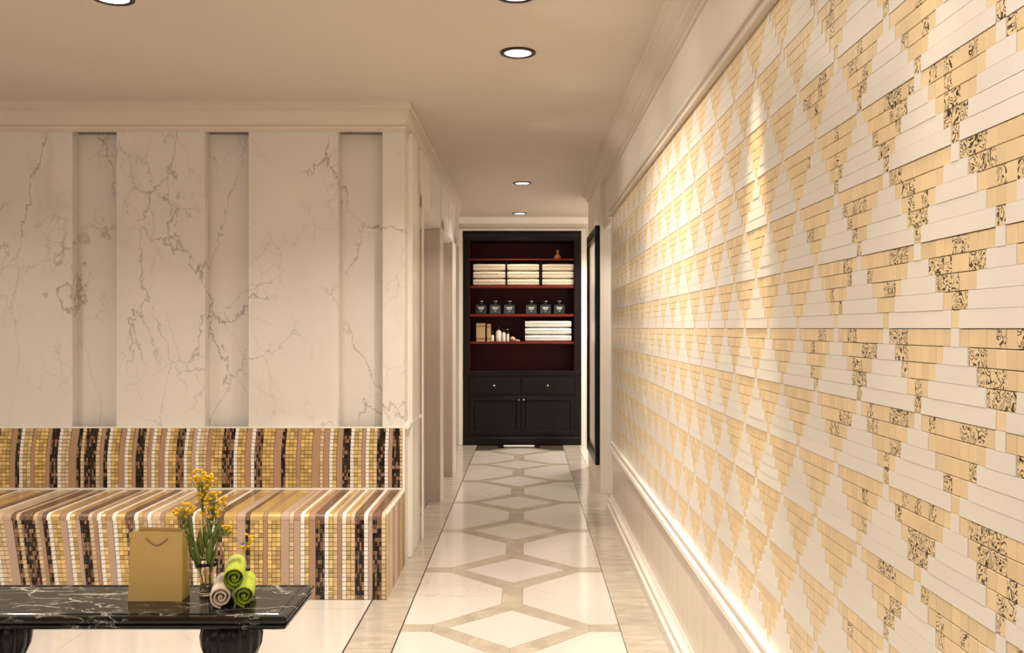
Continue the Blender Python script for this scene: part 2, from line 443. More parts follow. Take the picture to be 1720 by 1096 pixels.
# left marble-clad wall
wl = MB().box(XFAR, -1.0, YW+.09, YW+.2, 0, CEIL).build('wall_left', M_marb2, origin=(XFAR, YW, 0), kind='structure')
s2 = F/YW
def wx(px): return (px-VX)/s2
TOPZ = 2.49
edges = [(642, 680), (417, 568), (195, 344), (-29, 121), (-253, -103), (-477, -327)]
for i, (a, b_) in enumerate(edges):
    x0, x1 = wx(a), wx(b_)
    if i == 0: x1 = XL
    MB().box(x0, x1, YW, YW+.0895, 0, TOPZ, bev=.003).build('marble_panel', M_marb, wl)
    if i < len(edges)-1:
        c_, d_ = wx(edges[i+1][1]), x0
        MB().box(c_+.0005, d_-.0005, YW+.075, YW+.0895, 0, TOPZ-.014).build('recessed_panel', M_marb2, wl)
MB().box(XFAR-.1, XFAR, YB, 5.4, 0, CEIL).build('wall_side', M_wall, kind='structure')
MB().box(XFAR, 1.7, YB-.1, YB, 0, .9).build('wall_back', M_wall, kind='structure')

# corridor left wall
wc = MB().box(-1.15, -1.05, YW+.2, 10.9, 0, CEIL).build('wall_corridor', M_wall, origin=(-1.05, 5.4, 0), kind='structure')
# corner pier
MB().box(-1.05, XL, YW+.09, 5.45, 0, CEIL).build('corner_pier', M_marb, wc)
MB().box(-1.05, XL+.006, 5.4501, 5.79, 0, CEIL).build('corner_pier', M_wall, wc)
MB().box(XL-.02, -.668, 5.33, 5.62, .0, 2.5, bev=.004).build('pilaster', M_white, wc)
MB().box(XL-.02, -.676, 5.63, 5.79, .0, 2.2, bev=.004).build('pilaster', M_wall, wc)
XJ = -.655
def casing(y0, y1, x=XJ):
    MB().box(x-.012, x, y0, y1, 0, 2.2, bev=.002).build('door_casing', M_white, wc)
casing(5.79, 5.84)
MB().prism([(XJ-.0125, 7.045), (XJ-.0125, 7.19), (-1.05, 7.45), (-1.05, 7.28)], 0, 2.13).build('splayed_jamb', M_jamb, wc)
casing(7.03, 7.09); casing(7.14, 7.21)
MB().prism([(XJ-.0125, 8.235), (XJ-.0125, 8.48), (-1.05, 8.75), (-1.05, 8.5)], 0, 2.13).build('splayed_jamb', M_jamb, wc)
casing(8.22, 8.29); casing(8.40, 8.5)
MB().box(-1.05, XJ, 5.84, 7.13, 2.13, 2.2, bev=.003).build('door_lintel', M_white, wc)
MB().box(-1.05, XJ, 7.145, 8.5, 2.13, 2.2, bev=.003).build('door_lintel', M_white, wc)
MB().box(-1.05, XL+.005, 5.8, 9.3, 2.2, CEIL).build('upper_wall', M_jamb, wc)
for y0, y1 in ((5.83, 6.36), (6.42, 7.06), (7.13, 7.80), (7.87, 8.5)):
    MB().box(XL, XL+.03, y0, y1, 2.2, 2.5, bev=.004).build('upper_panel', M_white, wc)
    MB().box(XL+.0055, XL+.008, y1+.001, y1+.059, 2.2, 2.5).build('gap_shade', M_rollhem, wc)  # brown strip paints in the shade of the gap between panels
# short chair rail past the bench
MB().sweep([(0, .77), (.022, .775), (.03, .785), (.03, .80), (.0, .81)], [((XL, YW+.01), (1, 0)), ((XL, 5.79), (1, 0))]).build('trim_1', M_white, kind='structure')
# crown, left
cp = [(0, TOPZ-.015), (.012, TOPZ-.015), (.016, TOPZ+.002), (.025, TOPZ+.012), (.022, TOPZ+.022), (.035, TOPZ+.04), (.052, TOPZ+.055), (.066, TOPZ+.078),
      (.07, TOPZ+.09), (.078, TOPZ+.092), (.080, TOPZ+.108), (.094, TOPZ+.114), (.098, TOPZ+.14), (0, CEIL)]
k = .5
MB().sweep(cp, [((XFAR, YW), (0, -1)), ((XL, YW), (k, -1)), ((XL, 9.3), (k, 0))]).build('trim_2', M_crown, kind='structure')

# right wall
wr = MB().box(XR, XR+.25, YB, 6.78, 0, CEIL).build('wall_right', M_wall, origin=(XR, 0, 0), kind='structure')
MB().box(XR, 1.7, 6.78, 7.4, 2.16, CEIL).build('soffit', M_wall, wr)
MB().box(.612, 1.7, 7.4, 8.85, 0, CEIL).build('wall_pier', M_wall, wr)
MB().box(1.35, 1.7, 6.78, 7.4, 0, 2.16).build('recess_back', M_wall, wr)
MB().box(1.62, 1.7, 8.85, 10.95, 0, CEIL).build('wall_side_room', M_wall, kind='structure')
MB().box(XR-.012, XR+.0, 6.70, 6.78, 0, 2.24, bev=.003).build('corner_bead', M_white, wr)
# wainscot, rail, frame, base
MB().box(XR-.008, XR-.0003, YB, 6.70, .11, .45).build('wainscot', M_wains, wr)
MB().sweep([(0, 0), (.05, 0), (.05, .055), (.038, .062), (.038, .088), (.022, .1), (.014, .115), (0, .115)],
           [((XR-.0005, YB), (-1, 0)), ((XR-.0005, 6.70), (-1, 0))]).build('baseboard_right', M_wall, kind='structure')
MB().sweep([(0, .445), (.012, .445), (.02, .455), (.034, .460), (.034, .480), (.022, .486), (.018, .502), (.028, .508), (.028, .518), (0, .520)],
           [((XR-.0005, YB), (-1, 0)), ((XR-.0005, 6.70), (-1, 0))]).build('trim_3', M_white, kind='structure')
MB().sweep([(0, 2.183), (.03, 2.183), (.03, 2.195), (.016, 2.205), (.016, 2.222), (.026, 2.226), (.026, 2.24), (0, 2.242)],
           [((XR-.0005, YB), (-1, 0)), ((XR-.0005, 6.78), (-1, 0))]).build('trim_4', M_crown, kind='structure')
cr = [(0, 2.52), (.01, 2.52), (.014, 2.53), (.026, 2.533), (.026, 2.545), (.04, 2.552), (.044, 2.566), (.058, 2.572), (.060, 2.584), (.076, 2.592), (.080, 2.604), (.092, 2.606), (.094, 2.616), (.104, 2.618), (.106, CEIL), (0, CEIL)]
MB().sweep(cr, [((XR, YB), (-1, 0)), ((XR, 8.75), (-1, 0))]).build('trim_5', M_crown, kind='structure')

# far wall round the cabinet
wf = MB().box(-1.15, 1.7, YC+.43, YC+.5, 0, CEIL).build('wall_far', M_wall, kind='structure')
MB().box(-1.05, -.728, YC-.0, YC+.43, 0, CEIL).build('wall_pier', M_wall, wf)
MB().box(.64, 1.62, YC-.0, YC+.43, 0, CEIL).build('wall_pier', M_wall, wf)
MB().box(-.728, .64, YC-.0, YC+.43, 2.475, CEIL).build('wall_header', M_wall, wf)
MB().box(-.775, -.73, YC-.03, YC-.0005, 0, 2.50, bev=.004).build('cabinet_surround', M_white, wf)
MB().box(.642, .687, YC-.03, YC-.0005, 0, 2.50, bev=.004).build('cabinet_surround', M_white, wf)
MB().box(-.73, .642, YC-.03, YC-.0005, 2.476, 2.50, bev=.004).build('cabinet_surround', M_white, wf)
MB().sweep([(0, 2.56), (.02, 2.56), (.06, 2.61), (.07, CEIL), (0, CEIL)], [((-1.05, 9.3), (1, 0)), ((-1.05, YC), (1, -1)), ((1.6, YC), (0, -1))]).build('trim_6', M_white, kind='structure')

# ================================================================== MOSAIC WALL PANEL
mp_ = thing('tiled_mural', 'tall mosaic wall panel of stepped gold triangles and ivory planks', 'wall panel', (XR, 3.6, .52))
MB().box(XR-.004, XR-.0005, .3, 6.695, .521, 2.182).build('backing', M_grout_tan, mp_)
U = .0259; V = .83/30
def plank_mesh(n, v=V, name='ivory_plank'):
    a = n*U/2-.0004; mb = MB(); z0, z1 = .0001, v-.0002
    # x: wall side 0, face towards -x; bottom edge stands prouder
    vs = [(0, -a, z0), (0, a, z0), (0, a, z1), (0, -a, z1), (-.0064, -a, z0), (-.0064, a, z0), (-.0060, a, z1), (-.0060, -a, z1)]
    mb.add(vs, [(0,1,2,3), (4,7,6,5), (0,4,5,1), (3,2,6,7), (0,3,7,4), (1,5,6,2)])
    return mb
def gold_mb():
    a = U/2-.0004; mb = MB(); z0, z1 = .0003, V-.0010; d = .0052; i = .0007
    vs = [(0, -a, z0), (0, a, z0), (0, a, z1), (0, -a, z1), (-d+i, -a, z0), (-d+i, a, z0), (-d+i, a, z1), (-d+i, -a, z1),
          (-d, -a+i, z0+i), (-d, a-i, z0+i), (-d, a-i, z1-i), (-d, -a+i, z1-i)]
    mb.add(vs, [(0,1,2,3), (0,4,5,1), (1,5,6,2), (2,6,7,3), (3,7,4,0), (4,8,9,5), (5,9,10,6), (6,10,11,7), (7,11,8,4), (8,11,10,9)])
    return mb
pl_m = {n: (plank_mesh(n), plank_mesh(n).mesh('ivory_plank', M_plank)) for n in (1, 3, 5, 7, 9)}
g_mb = gold_mb(); g_me = g_mb.mesh('gold_tile', M_gold); gp_me = g_mb.mesh('engraved_tile', M_goldp)
golds, engr, planks = [], [], []
Y0, Y1 = .45, 6.69
for row in range(-6, 6):
    ztop = 1.35+(row+1)*5*V
    ph = 1.349+(0 if row % 2 == 0 else 5*U)
    kk = -6
    while True:
        yc = ph+kk*10*U; kk += 1
        if yc-5*U > Y1: break
        if yc < Y0: continue
        for r in range(5):
            z = ztop-(r+1)*V; n = 9-2*r
            # engraved tiles come in short runs
            run = R.random() < .75; st = R.randrange(n); ln = R.randrange(1, 4)
            for q in range(n):
                y = yc+(q-(n-1)/2)*U
                if y+U/2 > Y1: continue
                e = run and st <= q < st+ln or R.random() < .13; e = e and y < (1.75 if z > 1.1 else 1.5)+R.random()*.35
                (engr if e else golds).append((y, z))
            y = yc+5*U; n2 = 1+2*r
            if y+n2*U/2 < Y1: planks.append((y, z, n2))
            else:
                ys = y-n2*U/2+U/2
                while ys+U/2 < Y1: planks.append((ys, z, 1)); ys += U
for lst, nm, me in ((golds, 'gold_tile', g_me), (engr, 'engraved_tile', gp_me)):
    lst.sort(key=lambda t: (t[0] < 1.16, t[0]))
    for (y, z) in lst[:300]: place(nm, me, mp_, (XR-.0035-R.random()*.0006, y, z))
planks.sort(key=lambda t: (t[0] < 1.16, t[0]-t[2]*.02))
for (y, z, n) in planks[:300]: place('ivory_plank', pl_m[n][1], mp_, (XR-.0035-R.random()*.0008, y, z))
def merged(items, src, mi):
    for it in items:
        y, z = it[0], it[1]; mb_ = src if src else pl_m[it[2]][0]
        j = XR-.0035-R.random()*.0008
        rest.add([(a+j, b2+y, c2+z) for a, b2, c2 in mb_.v], mb_.f, mi)
rest = MB(); merged(golds[300:], g_mb, 0); merged(engr[300:], g_mb, 1); merged(planks[300:], None, 2)
rest.build('far_tiles', [M_gold, M_goldp, M_plank], mp_, kind='stuff')

# ================================================================== MOSAIC BENCH
BX1 = -.690; BX0 = -3.35; BYF = 4.50; BYB = 5.155; SZ = .43; BZ = .787
bench = thing('mosaic_bench', 'long built-in bench clad in striped gold, white and brown mosaic', 'bench', ((BX0+BX1)/2, (BYF+YW)/2, 0))
T = .006
body = MB()
rr = .03
prof = [(BYF+T, 0), (BYF+T, SZ-T-rr), (BYF+T+rr*.3, SZ-T-rr*.3), (BYF+T+rr, SZ-T), (BYB+T, SZ-T), (BYB+T, BZ-T), (YW-.001, BZ-T), (YW-.001, 0)]
body.prism_dir([(BX0, y, z) for y, z in prof], (BX1-.004-BX0, 0, 0)).build('body', M_grout, bench)
MB().box(BX0, BX1, BYB, YW-.0015, BZ-T, BZ, bev=.001).build('top_trim', M_trimw, bench)
# side cladding
sp = MB()
segs = [(BYF, BYF+.035, M_seatcream), (BYF+.037, BYF+.10, M_seatgold), (BYF+.102, BYF+.20, M_seatcream), (BYF+.202, BYF+.27, M_plain), (BYF+.272, BYF+.37, M_seatcream), (BYF+.372, BYF+.47, M_plain), (BYF+.472, BYF+.55, M_seatgold), (BYF+.552, BYB, M_plain)]
for y0, y1, m_ in segs:
    MB().box(BX1-.004, BX1, y0, y1, 0, SZ-.012).build('side_strip', m_, bench)
MB().box(BX1-.004, BX1, BYB+.001, YW-.002, 0, BZ-T-.001).build('side_strip', M_seatgold, bench)
MB().box(BX1-.012, BX1+.002, BYF+.02, BYB, SZ-.012, SZ+.003, bev=.002).build('edge_trim', M_trimw, bench)
MB().box(BX1-.012, BX1+.002, BYB-.008, BYB+.004, SZ, BZ, bev=.002).build('edge_trim', M_trimw, bench)
# stripes: list of (kind, columns)
TW = .0218
rb = random.Random(11)
seq = []
menu = [[('gold', 3)], [('gold', 1), ('white', 1)], [('cream', 1), ('gold', 1), ('white', 1)], [('gold', 2), ('white', 1)], [('cream', 2), ('white', 1)], [('gold', 1)], [('cream', 1)], [('white', 1)]]
between = [('plain', 1.5), ('plain', 1), ('rose', 2), ('dark', 2), ('dark', 1), ('brown', 2), ('dark', 3), ('brown', 3), ('rose', 1)]
tot = 0; x = BX1-.006
last = ('dark', 2); seq.append(('cream', 1)); seq.append(last)
while tot < 2.7:
    nb = rb.choice(between[:3] if last[0] in ('dark', 'brown') else between)
    g1 = rb.choice(menu)
    for q in [nb]+g1: seq.append(q); tot += q[1]*TW
    last = nb
    if rb.random() < .4:
        d = ('dark', rb.choice((1, 2))); seq.append(d); tot += d[1]*TW; last = d
def lean_front(x, z):
    t = max(0, min(1, (-x-1.4)/1.4)); return .075*t*(1-z/SZ)
def lean_back(x, z):
    t = (z-SZ)/(BZ-SZ); return .022*max(0, t-.45)**1.5/.4*(.4+.6*max(0, min(1, (-x-.9)/1.2)))
tm = {'gold': M_t_gold, 'white': M_t_white, 'cream': M_t_cream, 'dark': M_t_dark, 'brown': M_t_brown}
top_m = {'gold': M_seatgold, 'white': M_trimw, 'cream': M_seatcream, 'dark': M_seatdark, 'brown': M_seatdark, 'plain': M_plain, 'rose': M_rose}
def tess(sz_w, sz_h):
    a = sz_w/2-.0010; mb = MB(); z0, z1 = .0015, sz_h-.0013; i = .0012; d = T
    vs = [(-a, 0, z0), (a, 0, z0), (a, 0, z1), (-a, 0, z1), (-a, -d+i, z0), (a, -d+i, z0), (a, -d+i, z1), (-a, -d+i, z1), (-a+i, -d, z0+i), (a-i, -d, z0+i), (a-i, -d, z1-i), (-a+i, -d, z1-i)]
    mb.add(vs, [(0,1,2,3), (0,4,5,1), (1,5,6,2), (2,6,7,3), (3,7,4,0), (4,8,9,5), (5,9,10,6), (6,10,11,7), (7,11,8,4), (8,11,10,9)])
    return mb
NF = 18; HF = (SZ-.034)/NF; NB_ = 16; HB = (BZ-T-SZ-.012)/NB_
tf, tb = tess(TW, HF), tess(TW, HB); th = tess(TW*.5, HF); thb = tess(TW*.5, HB)
tmesh = {}
for kd, m_ in tm.items():
    tmesh[kd] = {'f': tf.mesh(kd+'_tessera', m_), 'b': tb.mesh(kd+'_tessera', m_), 'fh': th.mesh(kd+'_tessera', m_), 'bh': thb.mesh(kd+'_tessera', m_)}
srcs = {'f': tf, 'b': tb, 'fh': th, 'bh': thb}
store = {kd: [] for kd in tm}
def strip_face(xa, xb, face, m_, mi=None):
    mb = MB(); n = 10; vs = []
    for i in range(n+1):
        if face == 'f': z = .001+(SZ-.036)*i/n; dx = lean_front((xa+xb)/2, z); y = BYF
        else: z = SZ+.012+(BZ-T-SZ-.013)*i/n; dx = lean_back((xa+xb)/2, z); y = BYB
        vs += [(min(xa+dx, BX1-.005), y+.0012, z), (min(xb+dx, BX1-.005), y+.0012, z), (min(xb+dx, BX1-.005), y+T+.001, z), (min(xa+dx, BX1-.005), y+T+.001, z)]
    f = [[i*4+q, i*4+(q+1) % 4, i*4+4+(q+1) % 4, i*4+4+q] for i in range(n) for q in range(4)]+[[0,1,2,3], [n*4+q for q in range(4)][::-1]]
    mb.add(vs, f); return mb.build('matte_stripe', m_, bench)
for kd, n in seq:
    xb = x; xa = x-n*TW; x = xa
    if xa < BX0+.01: break
    if kd in ('plain', 'rose'):
        strip_face(xa+.001, xb-.001, 'f', M_rose if kd == 'rose' or rb.random() < .6 else M_plain)
        strip_face(xa+.001, xb-.001, 'b', M_plain if kd == 'plain' or rb.random() < .5 else M_rose)
    else:
        small = kd in ('dark', 'brown')
        cols = int(n*2) if small else int(n)
        cw = TW/2 if small else TW
        for c_ in range(cols):
            xc = xb-(c_+.5)*cw
            for i in range(NF):
                z = .001+i*HF; kk = kd
                if small and rb.random() < .45: kk = 'brown' if kd == 'dark' else rb.choice(('dark', 'brown', 'cream'))
                store[kk].append((min(xc+lean_front(xc, z), BX1-.006-cw/2), BYF+T, z, 'fh' if small else 'f'))
            for i in range(NB_):
                z = SZ+.012+i*HB; kk = kd
                if small and rb.random() < .3: kk = 'brown' if kd == 'dark' else 'dark'
                store[kk].append((min(xc+lean_back(xc, z), BX1-.006-cw/2), BYB+T, z, 'bh' if small else 'b'))
    # seat strip, rolled over the front edge
    mb = MB(); sec = [(BYB-.002, SZ), (BYF+.03, SZ), (BYF+.012, SZ-.006), (BYF+.003, SZ-.016), (BYF, SZ-.032)]
    vs = []
    for y, z in sec: vs += [(xa+.001, y, z), (xb-.001, y, z)]
    for y, z in sec: vs += [(xa+.001, y+.004, z-.0055), (xb-.001, y+.004, z-.0055)]
    m5 = len(sec)*2
    f = []
    for i in range(len(sec)-1):
        f += [[i*2, i*2+1, i*2+3, i*2+2], [m5+i*2, m5+i*2+2, m5+i*2+3, m5+i*2+1], [i*2, i*2+2, m5+i*2+2, m5+i*2], [i*2+1, m5+i*2+1, m5+i*2+3, i*2+3]]
    f += [[0, m5, m5+1, 1], [m5-2, m5-1, 2*m5-1, 2*m5-2]]
    mb.add(vs, f); mb.build('seat_stripe', top_m[kd], bench)
# small trim pieces at the joint of seat and back
MB().box(BX0, BX1-.012, BYB-.006, BYB+.004, SZ+.0005, SZ+.0112, bev=.001).build('joint_trim', M_trimw, bench)
rest = MB(); names = list(tm)
for mi, kd in enumerate(names):
    L = store[kd]; L.sort(key=lambda t: (t[1] > 4.8, -t[0]))
    L = [t for t in L if t[0] > -2.95]+[t for t in L if t[0] <= -2.95]
    lim = 300
    for (x_, y_, z_, q) in L[:lim]: place(kd+'_tessera', tmesh[kd][q], bench, (x_, y_, z_))
    for (x_, y_, z_, q) in L[lim:]:
        rest.add([(a+x_, b2+y_, c2+z_) for a, b2, c2 in srcs[q].v], srcs[q].f, mi)
rest.build('more_tesserae', [tm[k_] for k_ in names], bench, kind='stuff')

# ================================================================== COFFEE TABLE
TZ = .40; TX1 = -.793; TX0 = -2.12; TY0, TY1 = 2.985, 3.36
tbl = thing('coffee_table', 'low black marble table with white veins on ribbed bulb legs', 'table', ((TX0+TX1)/2, (TY0+TY1)/2, 0))
def slab_prof(poffs):
    mb = MB(); n = len(poffs); vs = []
    for o, z in poffs:
        vs += [(TX0-o, TY0-o, z), (TX1+o, TY0-o, z), (TX1+o, TY1+o, z), (TX0-o, TY1+o, z)]
    f = [[i*4+q, i*4+(q+1) % 4, i*4+4+(q+1) % 4, i*4+4+q] for i in range(n-1) for q in range(4)]
    f += [[3, 2, 1, 0], [(n-1)*4+q for q in range(4)]]
    return mb.add(vs, f)
slab_prof([(-.03, TZ-.045), (-.005, TZ-.044), (.002, TZ-.038), (.002, TZ-.030), (-.008, TZ-.028), (-.008, TZ-.024), (.004, TZ-.020), (.008, TZ-.012), (.004, TZ-.004), (-.004, TZ-.001), (-.012, TZ-.001), (-.014, TZ-.003), (-.030, TZ-.003), (-.032, TZ)]).build('tabletop', M_black, tbl)
for cx in (-1.03, -1.845):
    pr = [(.075, TZ-.0455), (.078, TZ-.055), (.09, TZ-.065), (.102, TZ-.09), (.107, TZ-.12), (.103, TZ-.155), (.088, TZ-.19), (.06, TZ-.22), (.045, TZ-.235), (.05, TZ-.245), (.05, TZ-.26), (.04, TZ-.27), (.045, TZ-.31), (.09, TZ-.36), (.11, TZ-.375), (.11, .001)]
    leg = MB().lathe(pr, cx, 3.17, 96, 14, .10).build('leg', M_gloss_black, tbl)

# ================================================================== PAPER BAG
bg = thing('paper_bag', 'matte gold paper gift bag standing on the black table', 'bag', (-1.29, 3.19, TZ))
W, D, H = .183, .07, .242
bx, by = -1.382, 3.155
t_ = .0012
mb = MB()
fr = [(bx-.003, by-.006, TZ+.0005), (bx+W+.002, by-.006, TZ+.0005), (bx+W, by+.004, TZ+H-.004), (bx+.006, by+.004, TZ+H)]
mb.prism_dir(fr, (0, t_, 0)).build('front_panel', M_bag, bg)
MB().prism_dir([(bx-.003, by+D, TZ+.0005), (bx+W+.002, by+D, TZ+.0005), (bx+W, by+D-.006, TZ+H-.003), (bx+.006, by+D-.006, TZ+H+.002)], (0, t_, 0)).build('back_panel', M_bag, bg)
for sx, xx in ((1, bx+W), (-1, bx+.001)):
    # folded gusset: creased inwards
    v = [(xx+.002*sx, by-.005, TZ+.0005), (xx+.002*sx-.003*sx, by+D/2, TZ+.0005), (xx+.002*sx, by+D, TZ+.0005),
         (xx-.001, by+.005, TZ+H-.004), (xx-.016*sx, by+D/2, TZ+H-.004), (xx-.001, by+D-.006, TZ+H-.003)]
    v2 = [(a-.001*sx, b_, c_) for a, b_, c_ in v]
    MB().add(v+v2, [(0,1,4,3), (1,2,5,4), (6,9,10,7), (7,10,11,8), (3,4,10,9), (4,5,11,10), (0,6,7,1), (1,7,8,2), (0,3,9,6), (2,8,11,5)]).build('gusset', M_bag, bg)
MB().box(bx, bx+W, by-.003, by+D, TZ, TZ+.0015).build('bottom', M_bag, bg)
pts = []
for i in range(13):
    t = i/12; x_ = bx+.058+.076*t; pts.append((x_, by-.0025+.003*abs(t-.5), TZ+H-.024-.024*math.sin(math.pi*t)))
MB().tube(pts, .0013, 6).build('handle', M_cord, bg)
MB().prism_dir([(bx+.132, by-.0062, TZ+.002), (bx+.1335, by-.0062, TZ+.002), (bx+.157, by+.002, TZ+.20), (bx+.1555, by+.002, TZ+.20)], (0, .0006, 0)).build('crease', M_bag, bg)

# ================================================================== VASE AND FLOWERS
VXc, VYc = -1.140, 3.235
vase = thing('glass_vase', 'small clear flared glass vase with water behind the rolled towels', 'vase', (VXc, VYc, TZ))
pr = [(.0, .002), (.024, .0), (.027, .004), (.024, .02), (.022, .04), (.026, .07), (.035, .10), (.042, .118), (.0405, .118), (.0335, .10), (.0245, .07), (.0205, .04), (.022, .02), (.020, .010), (0, .008)]
MB().lathe(pr, VXc, VYc, 32, zc=TZ, cap=False).build('vase_body', M_glass, vase)
rf = random.Random(5)
def bez(p0, p1, p2, n=14):
    p0, p1, p2 = Vector(p0), Vector(p1), Vector(p2)
    return [p0*(1-t)**2+p1*2*t*(1-t)+p2*t*t for t in [i/n for i in range(n+1)]]
def leaf_mb(base, tip, wid, bend=.01):
    base, tip = Vector(base), Vector(tip); d = tip-base; side = d.cross(Vector((rf.uniform(-.3, .3), 1, rf.uniform(-.3, .3)))).normalized()
    n = 7; vs = []; nn = d.cross(side).normalized()
    for i in range(n+1):
        t = i/n; w_ = wid*math.sin(math.pi*min(1, t*.93+.05))**.8; c = base+d*t+nn*bend*math.sin(math.pi*t)
        vs += [c-side*w_, c+nn*(-.0015), c+side*w_, c+nn*.0006]
    f = [[i*4+q, i*4+(q+1) % 4, i*4+4+(q+1) % 4, i*4+4+q] for i in range(n) for q in range(4)]
    return MB().add(vs, f, 0, True)
def flower_stem(label, base_off, ctrl, tip, heads, leaves, spray):
    """tip, heads in photograph-derived positions on planes near the vase"""
    b0 = Vector((VXc+base_off[0], VYc+base_off[1], TZ+.012))
    t = thing('flower_stem', label, 'flower', b0, 'yellow button flowers in the glass vase')
    path = bez(b0, ctrl, tip)
    MB().tube(path, .0021, 6, r1=.0012).build('stem', M_stem, t)
    for (hx, hy, hz) in heads:
        h = Vector((hx, hy, hz))
        j = min(range(5, len(path)), key=lambda q: (path[q]-h).length+ .02*abs(q-len(path)*.75)/3)
        q = path[max(3, j-2)]
        MB().tube(bez(q, (q+h)/2+Vector((0, 0, -.004)), h, 5), .0008, 4).build('stalk', M_stem, t)
        rot = Matrix.Rotation(rf.uniform(-.7, .7), 3, 'X') @ Matrix.Rotation(rf.uniform(-.7, .7), 3, 'Y')
        rr_ = rf.uniform(.0058, .0092)
        MB().blob(h, rr_, rr_, rr_*.62, 9, 5, rot=rot).build('flower_head', M_flower, t)
    for _ in range(9):
        q = path[rf.randrange(4, len(path)-1)]; a = rf.uniform(0, 6.28); ln = rf.uniform(.03, .055)
        leaves = leaves+[(q, q+Vector((math.cos(a)*ln*.55, math.sin(a)*ln*.4, ln*rf.uniform(.3, 1))), rf.uniform(.0018, .0035))]
    for (bs, tp, wd) in leaves:
        leaf_mb(bs, tp, wd).build('leaf', M_leaf, t)
def cluster(px, py, rpx, rpy, n, Y=3.215, dy=.025):
    out = []
    for _ in range(n):
        a = rf.uniform(0, 2*math.pi); r = math.sqrt(rf.random())
        y = Y+rf.uniform(-dy, dy); out.append(tuple(P(px+rpx*r*math.cos(a), py+rpy*r*math.sin(a), y)))
    return out
Yv = 3.215
def L(px0, py0, px1, py1, wd, dy=0): return (P(px0, py0, Yv+dy*.4), P(px1, py1, Yv+dy), wd)
flower_stem('tallest stem of yellow button flowers, rising from the middle of the glass vase', (-.002, 0), P(340, 880, Yv), P(338, 796, Yv),
    cluster(338, 803, 20, 15, 38)+cluster(345, 828, 15, 12, 18), [L(340, 935, 336, 888, .012), L(345, 920, 356, 882, .008, .02), L(338, 955, 326, 905, .009, -.02)], 1)
flower_stem('branching stem of yellow button flowers just right of the tallest stem', (.006, .006), P(352, 900, Yv), P(362, 838, Yv),
    cluster(362, 842, 20, 19, 36)+cluster(352, 860, 16, 11, 14), [L(350, 950, 355, 903, .012, -.015), L(352, 915, 372, 868, .007), L(348, 925, 344, 880, .008, .02), L(353, 960, 364, 915, .007)], 1)
flower_stem('short stem of yellow button flowers leaning to the left over the gold paper bag', (-.008, .004), P(330, 930, Yv), P(304, 858, Yv),
    cluster(308, 856, 21, 12, 30), [L(330, 925, 312, 884, .009, .015), L(326, 910, 322, 868, .008, -.01), L(335, 950, 318, 912, .010), L(322, 900, 303, 880, .006)], 1)
flower_stem('thin stem with a few yellow flowers on the right, below the branching stem', (.010, -.004), P(352, 910, Yv), P(372, 884, Yv),
    cluster(377, 885, 12, 5, 7)+[tuple(P(386, 890, Yv))], [L(352, 930, 366, 895, .006), L(356, 905, 348, 862, .007)], 1)
flower_stem('thin stem arching far right with a drooping yellow flower tip', (.012, .004), P(352, 880, Yv), P(385, 902, Yv),
    [], [L(350, 940, 360, 925, .005)], 1)
t = bpy.data.objects['flower_stem.004']
arch = bez(P(385, 902, Yv), P(400, 903, Yv), P(412, 922, Yv), 8)
MB().tube(arch, .0012, 5).build('drooping_tip', M_stem, t)
for i, (a, b_) in enumerate(((413, 897), (420, 901), (423, 906), (419, 911), (417, 917), (411, 921), (406, 918), (423, 900), (409, 926))):
    h = P(a, b_, Yv+rf.uniform(-.01, .01)); MB().tube([arch[-1 if i > 3 else -3], h], .0008, 4).build('stalk', M_stem, t)
    MB().blob(h, .008, .008, .005, 9, 5, rot=Matrix.Rotation(rf.uniform(-1, 1), 3, 'X')).build('flower_head', M_flower, t)

# ================================================================== ROLLED TOWELS
def rolled(label, end, back, r, m_main, m_edge, turns=2.3, th=.0088, emblem=False):
    end, back = Vector(end), Vector(back); ax = (back-end); Ln = ax.length; ax.normalize()
    sx = ax.cross(Vector((0, 0, 1))).normalized(); sz = sx.cross(ax).normalized()
    o = thing('rolled_towel', label, 'towel', (end+back)/2-Vector((0, 0, r)), 'rolled towels on the black table')
    n = 84; inner, outer = [], []
    r0 = .009
    for i in range(n+1):
        t = i/n; a = t*turns*2*math.pi+2.2
        rc = r0+(r-r0)*min(1, t*1.12)**.85
        tt = th*(1 if t < .97 else (1-t)/.03*.8+.2)
        e = Vector((math.cos(a), math.sin(a)))
        outer.append(e*rc); inner.append(e*max(.001, rc-tt))
    vs = []; K = 6
    for j in range(K+1):
        d = Ln*j/K
        edge = .0025 if j in (0, K) else 0
        for p, q in zip(outer, inner):
            c = (p+q)/2
            p2 = c+(p-c)*(1-edge/.0044); q2 = c+(q-c)*(1-edge/.0044)
            dd = d+(.002 if j == 0 else (-.002 if j == K else 0))*0
            vs += [end+ax*dd+sx*p2.x+sz*p2.y, end+ax*dd+sx*q2.x+sz*q2.y]
        if j == 0: pass
    w_ = 2*(n+1); mb = MB(); f = []; 
    for j in range(K):
        for i in range(n):
            a = j*w_+2*i; b2 = a+2; c = b2+w_; d = a+w_
            f += [[a, b2, c, d], [a+1, d+1, c+1, b2+1]]
        a = j*w_; f.append([a, a+w_, a+w_+1, a+1]); a = j*w_+2*n; f.append([a, a+1, a+w_+1, a+w_])
    mb.add(vs, f, 0, True)
    caps = []
    for i in range(n):
        a = 2*i; caps += [[a, a+1, a+3, a+2]]; a += K*w_; caps += [[a, a+2, a+3, a+1]]
    mb.f += caps; mb.mi += [1]*len(caps); mb.sm += [False]*len(caps)
    mb.build('roll', [m_main, m_edge], o)
    MB().tube([end+ax*.006, end+ax*(Ln-.004)], .0055, 10).build('core', m_main, o)
    return o, end, ax, sx, sz, Ln
zt = TZ+.0005
r_ = .0375
